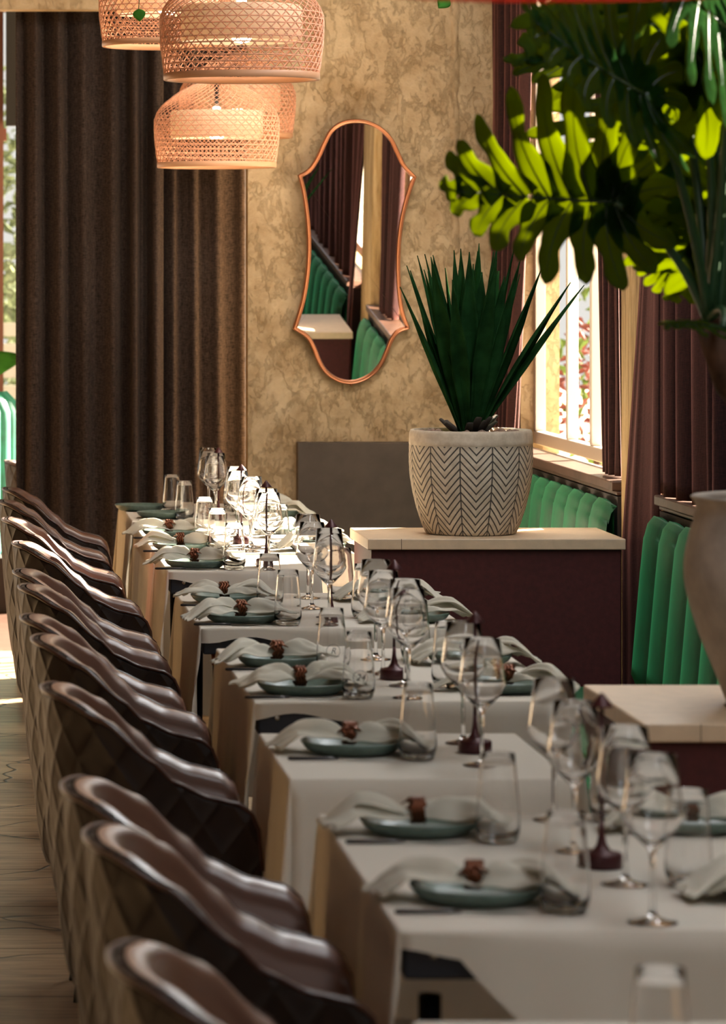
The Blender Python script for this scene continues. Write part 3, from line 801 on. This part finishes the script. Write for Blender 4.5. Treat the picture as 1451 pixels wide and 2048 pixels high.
# ------------------------------------------------------------------ chevron pot with sword-leaved plant
def pot_and_plant():
    X, Y = (941-VPX)*11.84/7750, 11.84
    e = empty('chevron_pot', (X, Y, ZC), 'round cream pot carved with dark chevrons standing on the console', 'plant pot')
    out = [(0, 0), (.128, 0), (.138, .004), (.150, .03), (.166, .08), (.178, .13), (.186, .18), (.1885, .23), (.1875, .274), (.1885, .276), (.1865, .31), (.183, .318)]
    inn = [(.174, .318), (.172, .300), (.172, .27), (0, .27)]
    def dens(p):
        r = []
        for a, b in zip(p, p[1:]):
            for k in range(3): r.append((lerp(a[0], b[0], k/3), lerp(a[1], b[1], k/3)))
        return r+[p[-1]]
    MB().lathe(dens(out)+inn, 96, (0, 0, 0), uvm=True).build('pot_body', M['pot'], e, rot=(0, 0, math.radians(-92.5+15)))
    MB().lathe([(0, .296), (.10, .300), (.171, .296), (.171, .28)], 32).build('soil', M['soil'], e)
    rr = random.Random(9)
    for i in range(46):                       # pebbles
        a = rr.uniform(0, 2*PI); r = rr.uniform(.095, .155); s = rr.uniform(.008, .015)
        m = MB(); sq = [rr.uniform(.7, 1.3) for _ in range(6)]
        m.grid(lambda u, v: (s*math.sin(PI*v)*math.cos(2*PI*u)*sq[0]*(1+.2*math.sin(5*v+sq[3]*9)), s*math.sin(PI*v)*math.sin(2*PI*u)*sq[1], s*math.cos(PI*v)*.8*(1+.15*math.sin(7*u*6.28))), 8, 6, True)
        o = m.build('pebble', M['rock'], loc=(X+r*math.cos(a), Y+r*math.sin(a), ZC+.299+s*.75)); tag(o, 'small rough pebble on the soil of the chevron pot', 'pebble', 'pebbles on the pot soil')
    p = empty('sword_plant', (X-.005, Y, ZC+.297), 'dark spiky sword-leaved plant growing from the chevron pot', 'plant')
    def blade(ang, lean, L, w, bend, twist, seed):
        r2 = random.Random(seed); d = Vector((math.cos(ang), math.sin(ang), 0)); side = Vector((-math.sin(ang), math.cos(ang), 0))
        side = (side*math.cos(twist)+d*math.sin(twist)*.6)
        def fn(u, v):
            q = v*2-1; s = u
            th = lean*(s**1.0)*(1)+bend*s*s
            x = L*(s*math.sin(lean+bend*s*.5)); z = L*s*math.cos(lean+bend*s*.5)
            ww = w*interp([(0, .55), (.12, .50), (.45, 1.0), (.62, .9), (.85, .35), (1, .015)], s)
            c = d*(x+.018)+Vector((0, 0, z-.01))
            up = Vector((0, 0, 1)); n = d*-math.cos(lean)+up*math.sin(lean)
            return tuple(c+side*(q*ww)+n*(ww*.5*(q*q)*-1+ww*.25))
        MB().grid(fn, 22, 6).build('sword_leaf', M['sword'], p, solid=.003)
    specs = []
    n = 30
    for i in range(n):
        ang = i*2.39996; ring = i/n
        lean = .05+.36*ring+rr.uniform(-.04, .04); L = rr.uniform(.52, .62)*(1-.06*ring)
        specs.append((ang, lean, L, rr.uniform(.026, .034), rr.uniform(.0, .14)))
    # broad leaves facing the camera
    specs += [(-1.9, .10, .50, .040, .03), (-1.35, .14, .52, .044, .08), (-1.0, .26, .52, .042, .05), (-0.15, .48, .56, .034, .12), (0.05, .55, .58, .026, .14), (PI+.1, .30, .56, .026, .04), (PI-.25, .22, .58, .026, .05)]
    for k, (a, le, L, w, b) in enumerate(specs): blade(a, le, L, w, b, rr.uniform(-.4, .4), k)
    for k in range(14):
        a = rr.uniform(0, 6.28); L = rr.uniform(.05, .08)
        d = Vector((math.cos(a), math.sin(a), 0))
        MB().tube([d*.035+Vector((0, 0, 0)), d*(.035+L*.5)+Vector((0, 0, L*.45)), d*(.045+L*.8)+Vector((0, 0, L*.8))], [.014, .016, .010], 6, flat=.4).build('dry_leaf_base', M['husk'], p)
pot_and_plant()

# ------------------------------------------------------------------ big vase and lobed-leaf plant
VX, VY = 1.555, 7.10
e = empty('stone_vase', (VX, VY, ZC), 'big matt grey stone vase cut by the right edge, on the console', 'vase')
vp = [(a, b*.91) for a, b in [(0, 0), (.125, 0), (.132, .008), (.150, .06), (.180, .14), (.202, .22), (.2085, .27), (.204, .32), (.192, .37), (.186, .395), (.190, .412), (.196, .420), (.190, .424), (.178, .415), (.176, .38), (.16, .34), (0, .34)]]
def spl(p, k=4):
    r = []
    for i in range(len(p)-1):
        p0, p1, p2, p3 = p[max(0, i-1)], p[i], p[i+1], p[min(len(p)-1, i+2)]
        for j in range(k):
            t = j/k; r.append(tuple(0.5*((2*p1[q])+(-p0[q]+p2[q])*t+(2*p0[q]-5*p1[q]+4*p2[q]-p3[q])*t*t+(-p0[q]+3*p1[q]-3*p2[q]+p3[q])*t**3) for q in range(len(p1))))
    return r+[tuple(p[-1])]
MB().lathe([(max(0, a), b) for a, b in spl(vp, 3)], 64).build('vase_body', M['vase'], e)
MB().lathe([(0, .325), (.09, .327), (.170, .322), (.170, .315)], 32).build('soil', M['soil'], e)

PL = empty('philodendron', (VX, VY, ZC+.32), 'tall plant with huge deeply lobed leaves rising from the grey vase', 'plant')
def W2L(p): return Vector(p)-Vector((VX, VY, ZC+.32))
def px(x, y, Y): return Vector(((x-VPX)*Y/F_PX, Y, EYE+(VPY-y)*Y/F_PX))
CR = px(1415, 640, 7.05)
MB().tube([W2L((VX, VY, ZC+.325)), W2L((VX-.02, VY, ZC+.50)), W2L((CR.x+.05, 7.08, 1.44)), W2L(CR)], [.042, .040, .038, .026], 16).build('trunk', M['trunk'], PL)

LOBES = [  # root along midrib (0 base, 1 tip), tip offset in leaf lengths (forward, sideways), half-width
    (.98, 1.13, .02, .030), (.86, 1.06, .20, .034), (.70, .98, .34, .036), (.55, .86, .50, .038), (.40, .70, .64, .040), (.26, .50, .76, .042), (.14, .26, .78, .044),
    (.06, .02, .70, .046), (.02, -.22, .56, .046), (.0, -.36, .34, .044), (.0, -.40, .12, .040),
    (.86, 1.02, -.16, .034), (.70, .90, -.27, .036), (.55, .76, -.37, .038), (.40, .60, -.42, .040), (.26, .40, -.47, .042), (.14, .16, -.50, .044), (.05, -.06, -.50, .046), (.0, -.26, -.42, .046), (.0, -.38, -.24, .042)]
def leaf_mesh(seed, curl=.12):
    rr = random.Random(seed); m = MB(); vn = MB()
    def warp(x, y, z): return (x, y, z-curl*(y*y)-.10*max(0, x-.2)**2)
    for li, (r, tx, ty, hw) in enumerate(LOBES):
        tx += rr.uniform(-.03, .03); ty += rr.uniform(-.04, .04); hw *= rr.uniform(.95, 1.15)*1.38
        a = Vector((r, 0)); b = Vector((tx, ty)); d = b-a; L = d.length; d.normalize(); sd_ = Vector((-d.y, d.x))
        bow = (-.06 if ty > 0 else .06)*L; lift = rr.uniform(-.03, .03); w1, w2 = rr.uniform(0, 6), rr.uniform(0, 6)
        def cl(s): return a+d*(L*s)+sd_*(bow*math.sin(PI*s))
        def fn(u, v):
            q = v*2-1; s = u; c = cl(s)
            wp = interp([(0, 1.7), (.25, 1.75), (.45, 1.25), (.60, .92), (.78, 1.12), (.92, .80), (.98, .42), (1.0, .02)], s)
            ww = hw*wp*(1+.16*math.sin(11*s+w1+(2.0 if q > 0 else 0)))
            p = c+sd_*(q*ww)
            z = .008*math.sin(PI*s)*(1-q*q)+lift*s*s+.004*li*.15+.008*math.sin(8*s+w2)*q
            return warp(p.x, p.y, z)
        m.grid(fn, 20, 6)
        vn.tube([warp(cl(s/8).x, cl(s/8).y, .008*math.sin(PI*s/8)+lift*(s/8)**2+.003) for s in range(8)], [.0055*(1-s/9) for s in range(8)], 5)
    vn.tube([warp(s/10, 0, .004) for s in range(11)], [.011*(1-s/12) for s in range(11)], 6)
    return m.mesh('lobed_leaf', M['philo']), vn.mesh('leaf_veins', M['vein'])
leafs = [leaf_mesh(s) for s in (1, 2, 3)]
def leaf(base, tip, L, normal, k, stem_from=None, flip=1):
    base, tip = Vector(base), Vector(tip); xa = (tip-base).normalized(); nz = Vector(normal); ya = nz.cross(xa).normalized()*flip; za = xa.cross(ya)
    R = Matrix((xa, ya, za)).transposed().to_4x4()
    o = bpy.data.objects.new('lobed_leaf', leafs[k][0]); COL.objects.link(o); o.parent = PL
    o.matrix_local = Matrix.Translation(W2L(base)) @ R @ Matrix.Scale(L, 4)
    sm = o.modifiers.new('solid', 'SOLIDIFY'); sm.thickness = .003; sm.offset = 0
    v = bpy.data.objects.new('leaf_veins', leafs[k][1]); COL.objects.link(v); v.parent = o
    sf = Vector(stem_from) if stem_from else CR
    mid = (sf+base)*.5+Vector((0.03, 0.02, .05)); b0 = W2L(sf); b1 = W2L(mid); b2 = W2L(base)
    pts = [b0*(1-t)**2+b1*2*t*(1-t)+b2*t*t for t in [i/10 for i in range(11)]]
    MB().tube(pts, [.010-.004*i/10 for i in range(11)], 8).build('petiole', M['stem'], PL)
YL = 6.95
leaf(px(1228, 405, YL), px(905, 385, YL-.06), .305, (0.05, -1, .12), 0, flip=-1)
leaf(px(1290, 190, 6.8), px(1060, 55, 6.65), .30, (-.15, -.8, .55), 1, flip=-1)
leaf(px(1330, 60, 7.1), px(1180, -140, 7.2), .30, (.1, -1, .3), 2)
leaf(px(1400, 160, 7.0), px(1600, 20, 7.0), .30, (.1, -1, .25), 0)
leaf(px(1380, 300, 7.2), px(1560, 380, 7.1), .30, (.1, -1, .35), 1)
leaf(px(1330, 330, 7.35), px(1260, 120, 7.5), .30, (-.1, -1, .3), 2)
leaf(px(1420, 400, 7.2), px(1290, 210, 7.3), .28, (-.2, -.9, .4), 0)
leaf(px(1370, 110, 7.5), px(1120, 130, 7.6), .32, (0, -.7, .7), 2, flip=-1)
leaf(px(1450, 60, 6.9), px(1330, -60, 6.7), .30, (.1, -.9, .5), 1)
leaf(px(1440, 520, 7.2), px(1520, 330, 7.1), .26, (.2, -1, .1), 2)
leaf(px(1445, 655, 6.9), px(1330, 640, 6.8), .14, (0, -.25, 1), 1)
leaf(px(1300, 440, 7.3), px(1340, 560, 7.3), .15, (0, -1, .2), 0)
rr = random.Random(31)
for i in range(7):       # more upright petioles that leave the top of the frame
    x = 1395+i*14; b = px(x-rr.uniform(0, 90), rr.uniform(-60, 60), 7.1+rr.uniform(-.1, .2)); c = CR+Vector((.01*i, .01*i, -.02))
    q = [W2L(c.lerp(b, t)+Vector((0.03*math.sin(PI*t), 0, 0))) for t in [k/8 for k in range(9)]]
    MB().tube(q, [.009-.004*k/8 for k in range(9)], 7).build('petiole', M['stem'], PL)

# ------------------------------------------------------------------ woven pendant lamps
def make_pendant(R=.2255):
    e = empty('rattan_pendant', (0, 0, 0), 'x', 'pendant lamp', 'woven rattan pendants')
    prof = [(0, .212), (.012, .2125), (.05, .218), (.10, .224), (.14, .2258), (.17, .2255), (.20, .216), (.225, .198), (.25, .168), (.275, .135), (.295, .095), (.31, .05)]
    sc = R/.2258
    def r_of(z): return interp([(a, b) for a, b in prof], z)*sc
    hoops = MB()
    for z in [.024+.0175*i for i in range(10)]:
        hoops.tube([(r_of(z)*math.cos(a*2*PI/64), r_of(z)*math.sin(a*2*PI/64), z) for a in range(64)], .0016, 4, closed=True, flat=1.3)
    hoops.build('weft_hoops', M['rattan'], e)
    for d in (1, -1):
        m = MB(); N = 46
        for i in range(N):
            a0 = 2*PI*i/N; pts = []; rad = []
            for k in range(25):
                z = .012+.298*k/24; a = a0+d*(z*4.6+max(0, z-.19)*3.0); r = r_of(z)+.0012*d
                pts.append((r*math.cos(a), r*math.sin(a), z)); rad.append(.0022 if z < .19 else .0014)
            m.tube(pts, rad, 4, flat=.8)
        m.build('warp_strips', M['rattan'], e)
    r0 = r_of(0)
    MB().lathe([(r0+.003, -.002), (r0+.005, 0), (r0+.005, .016), (r0+.002, .018), (r0-.004, .018), (r0-.006, .016), (r0-.006, 0), (r0-.003, -.002), (r0+.003, -.002)], 64).build('rim_band', M['rim'], e)
    MB().lathe([(.055, .303), (.058, .312), (.03, .322), (.012, .335), (.0, .335)], 24).build('crown_cap', M['rim'], e)
    MB().lathe([(.165, .105), (.168, .110), (.168, .195), (.160, .205), (.158, .205), (.164, .195), (.164, .110), (.165, .105)], 40).build('inner_liner', M['liner'], e)
    MB().lathe([(0, .10), (.022, .105), (.034, .125), (.034, .145), (.020, .17), (.014, .19), (.014, .22), (0, .22)], 20).build('bulb', M['bulb'], e)
    MB().tube([(0, 0, .215), (0, 0, .335)], .008, 8).build('lamp_holder', M['cord'], e)
    MB().tube([(0, 0, .33), (0, 0, 1.6)], .003, 6).build('hanging_cord', M['cord'], e)
    return e
pend0 = make_pendant()
plist = [((433-VPX)*14.1/7750, 14.1, 2.022, 'lowest woven rattan pendant lamp, before the brown curtain'),
         ((483-VPX)*10.75/7750, 10.75, 2.172, 'largest-looking reddish woven rattan pendant, cut by the top edge'),
         ((474-VPX)*15.1/7750, 15.1, 2.165, 'woven rattan pendant half hidden behind the lowest one, nearest the plaster wall'),
         ((334-VPX)*12.9/7750, 12.9, 2.392, 'woven rattan pendant at the top left, partly behind the largest one')]
for i, (x, y, z, l) in enumerate(plist):
    if i == 0: pend0.location = (x, y, z); pend0['label'] = l
    else: dup(pend0, (x, y, z), l, rotz=i*.7)
# red pendant close to the camera, only its lower rim dips into the frame
e = empty('red_pendant', ((1165-VPX)*5.0/7750, 5.0, EYE+(VPY+28)*5.0/7750), 'red lacquered pendant whose lower edge shows at the top right', 'pendant lamp')
MB().lathe([(.30, 0), (.304, .0), (.306, .012), (.29, .12), (.22, .22), (.10, .28), (.0, .29), (0, .286), (.10, .275), (.215, .215), (.285, .12), (.30, .012), (.30, 0)], 64).build('lamp_shade', M['red_shade'], e)
MB().tube([(0, 0, .285), (0, 0, 1.15)], .003, 6).build('hanging_cord', M['cord'], e)

MB().lathe([(0, .10), (.03, .11), (.045, .14), (.04, .17), (.02, .20), (0, .21)], 20).build('bulb', M['bulb'], e)
MB().tube([(0, 0, .20), (0, 0, .285)], .01, 8).build('lamp_holder', M['cord'], e)
# two trailing vine tips near the top
def vine(x, y, Y, s, ang, label):
    b = px(x, y, Y); v = empty('trailing_vine', b, label, 'vine', 'trailing vine tips')
    MB().tube([(0, 0, 0), (.004, 0, .05), (-.004, 0, .14), (0, 0, 3.14-b.z)], .0014, 6).build('stem', M['stem'], v)
    def fn(u, w):
        q = w*2-1; ww = s*.5*math.sin(PI*min(1, u**.75))*(1 if u < .98 else .1)
        X = q*ww; Z = -s*u; c, sn = math.cos(ang), math.sin(ang)
        return (X*c-Z*sn, -.004-.006*(1-q*q), X*sn+Z*c)
    MB().grid(fn, 14, 8).build('leaf', M['small_leaf'], v, solid=.001)
vine(277, 18, 12.2, .040, .1, 'small green heart leaf hanging in front of the top left pendant')
vine(895, -6, 11.5, .044, -.7, 'small green leaf tip peeking in at the top middle')

# ------------------------------------------------------------------ seen past the left edge of the curtain
e = struct(bpy.data.objects.new('window_4', None)); COL.objects.link(e)
f = MB(); YG = 20.9
f.box(-3.2, .305, YG, YG+.08, 2.355, 2.42).box(-3.2, 1.4, YG, YG+.08, .40, .50).box(-3.2, 1.4, YG, YG+.08, 3.05, 3.15)
f.box(.215, .288, YG-.02, YG+.10, .5, 3.05).box(-1.5, -1.43, YG, YG+.08, .5, 3.05).box(1.3, 1.4, YG, YG+.08, .5, 3.05)
f.build('window_frame', M['brown_frame'], e, smooth=False)
MB().box(-3.2, 1.4, YG+.03, YG+.034, .5, 3.05).build('window_pane', M['pane'], e, smooth=False)
struct(MB().box(1.4, 2.6, YG, YG+.1, 0, 3.15).build('wall_far', M['plaster'], smooth=False))
struct(MB().box(-7, 1.4, YG-.02, YG+.09, -.004, .40).build('wall_far_sill', M['black'], smooth=False))
tag(MB().box(.30, .9, YG-.12, YG-.06, 2.43, 3.14).build('roller_blind', M['black'], smooth=False), 'black blind at the top of the window past the curtain', 'blind')

def sofa():
    s = empty('channelled_sofa', (-.45, 19.2, 0), 'teal channelled velvet sofa back seen left of the curtain', 'sofa')
    def fn(u, v):
        a = u*PI*.5; n = 10; b = .03*abs(math.sin(PI*u*n))**.5
        r = .76+b*(1)
        z = .42+v*.62; top = max(0, v-.85)/.15
        r -= .06*top*top
        x = r*math.sin(a)*.98; y = -r*math.cos(a)*.55
        return (x, y, z-.0)
    MB().grid(fn, 120, 14).build('backrest', M['teal'], s, solid=.05)
    MB().box(-.8, .70, -.4, .5, .26, .42).build('seat', M['teal'], s, smooth=False, bevel=.03)
    MB().box(-.85, .82, -.45, .5, 0, .26).build('plinth', M['bench_base'], s, smooth=False)
sofa()
# broad leaf of a plant behind the sofa
pl = empty('leafy_plant', (.14, 19.9, 0), 'plant with a broad bright green leaf behind the teal sofa', 'plant')
def bl(u, w): 
    q = w*2-1; ww = .07*math.sin(PI*min(1, u**.8)); return (-.10+.36*u, -.02+.01*q*q, 1.10+.16*u-.05*u*u+q*ww)
MB().grid(bl, 16, 6).build('leaf', M['small_leaf'], pl, solid=.002)
MB().tube([(-.10, 0, 0), (-.11, 0, .6), (-.10, 0, 1.11)], .008, 8).build('stem', M['stem'], pl)
MB().lathe([(0, 0), (.12, 0), (.14, .25), (.13, .25), (.12, .22), (0, .22)], 24, (-.10, 0, 0)).build('pot', M['vase'], pl)

# ------------------------------------------------------------------ outdoors
struct(MB().box(2.36, 40, -20, 60, -.25, -.15).build('ground_right', M['paving'], smooth=False))
struct(MB().box(-20, 2.35, 21.6, 60, -.25, -.15).build('ground_far', M['paving'], smooth=False))
def bush(name, c, R, h, mat, label, n=260, s=.09, seed=0, cat='shrub', group=None):
    rr = random.Random(seed); m = MB()
    for i in range(n):
        a = rr.uniform(0, 6.28); z = rr.uniform(.05, 1); r = R*math.sqrt(rr.random())*math.sin(PI*min(.95, z*.8+.15))
        p = Vector((r*math.cos(a), r*math.sin(a), z*h)); d = Vector((rr.uniform(-1, 1), rr.uniform(-1, 1), rr.uniform(-.6, 1))).normalized(); q = d.orthogonal().normalized()
        nn = d.cross(q)*.15*s
        m.add([p, p+d*s*.5+q*s*.28+nn, p+d*s, p+d*s*.5-q*s*.28+nn], [(0, 1, 2, 3)])
    e = empty(name, c, label, cat, group)
    m.build('foliage', mat, e, smooth=False); MB().tube([(0, 0, 0), (0.02, 0, h*.5), (0, 0, h*.8)], [.03, .02, .01], 7).build('stem', M['trunk'], e)
bush('garden_shrub', (4.3, 24.5, -.15), .5, 2.8, M['bush'], 'yellow-green shrub outside seen through the bright side window', 420, .12, 1)
bush('flower_bed', (3.7, 22.3, -.15), .45, 1.5, M['red_flower'], 'red flowering bush low outside the bright side window', 360, .08, 2, 'flowers')
M['pale'] = m_leaf('pale_garden_leaf', (98, 106, 82), (110, 120, 86), 0.12)
for i, (x, y, h) in enumerate([(-.1, 28, 2.6), (.9, 30, 3.0), (.2, 33, 3.6)]):
    bush('garden_bush', (x, y, -.15), .9, h, M['pale'], ['pale green bush outside past the curtain, nearest the glass', 'pale green bush outside past the curtain, right one', 'tall pale bush outside past the curtain, hindmost'][i], 900, .16, 10+i)
fe = empty('garden_fence', (.2, 26, -.15), 'pale grey slatted fence outside beyond the left window', 'fence')
m = MB()
for k in range(9): m.box(-3, 3, -.012, .012, .25+.14*k, .34+.14*k)
m.build('slats', M['fence'], fe, smooth=False)
for x in (-2.5, 0, 2.5): MB().box(x-.04, x+.04, .015, .08, 0, 1.6).build('post', M['fence'], fe, smooth=False)
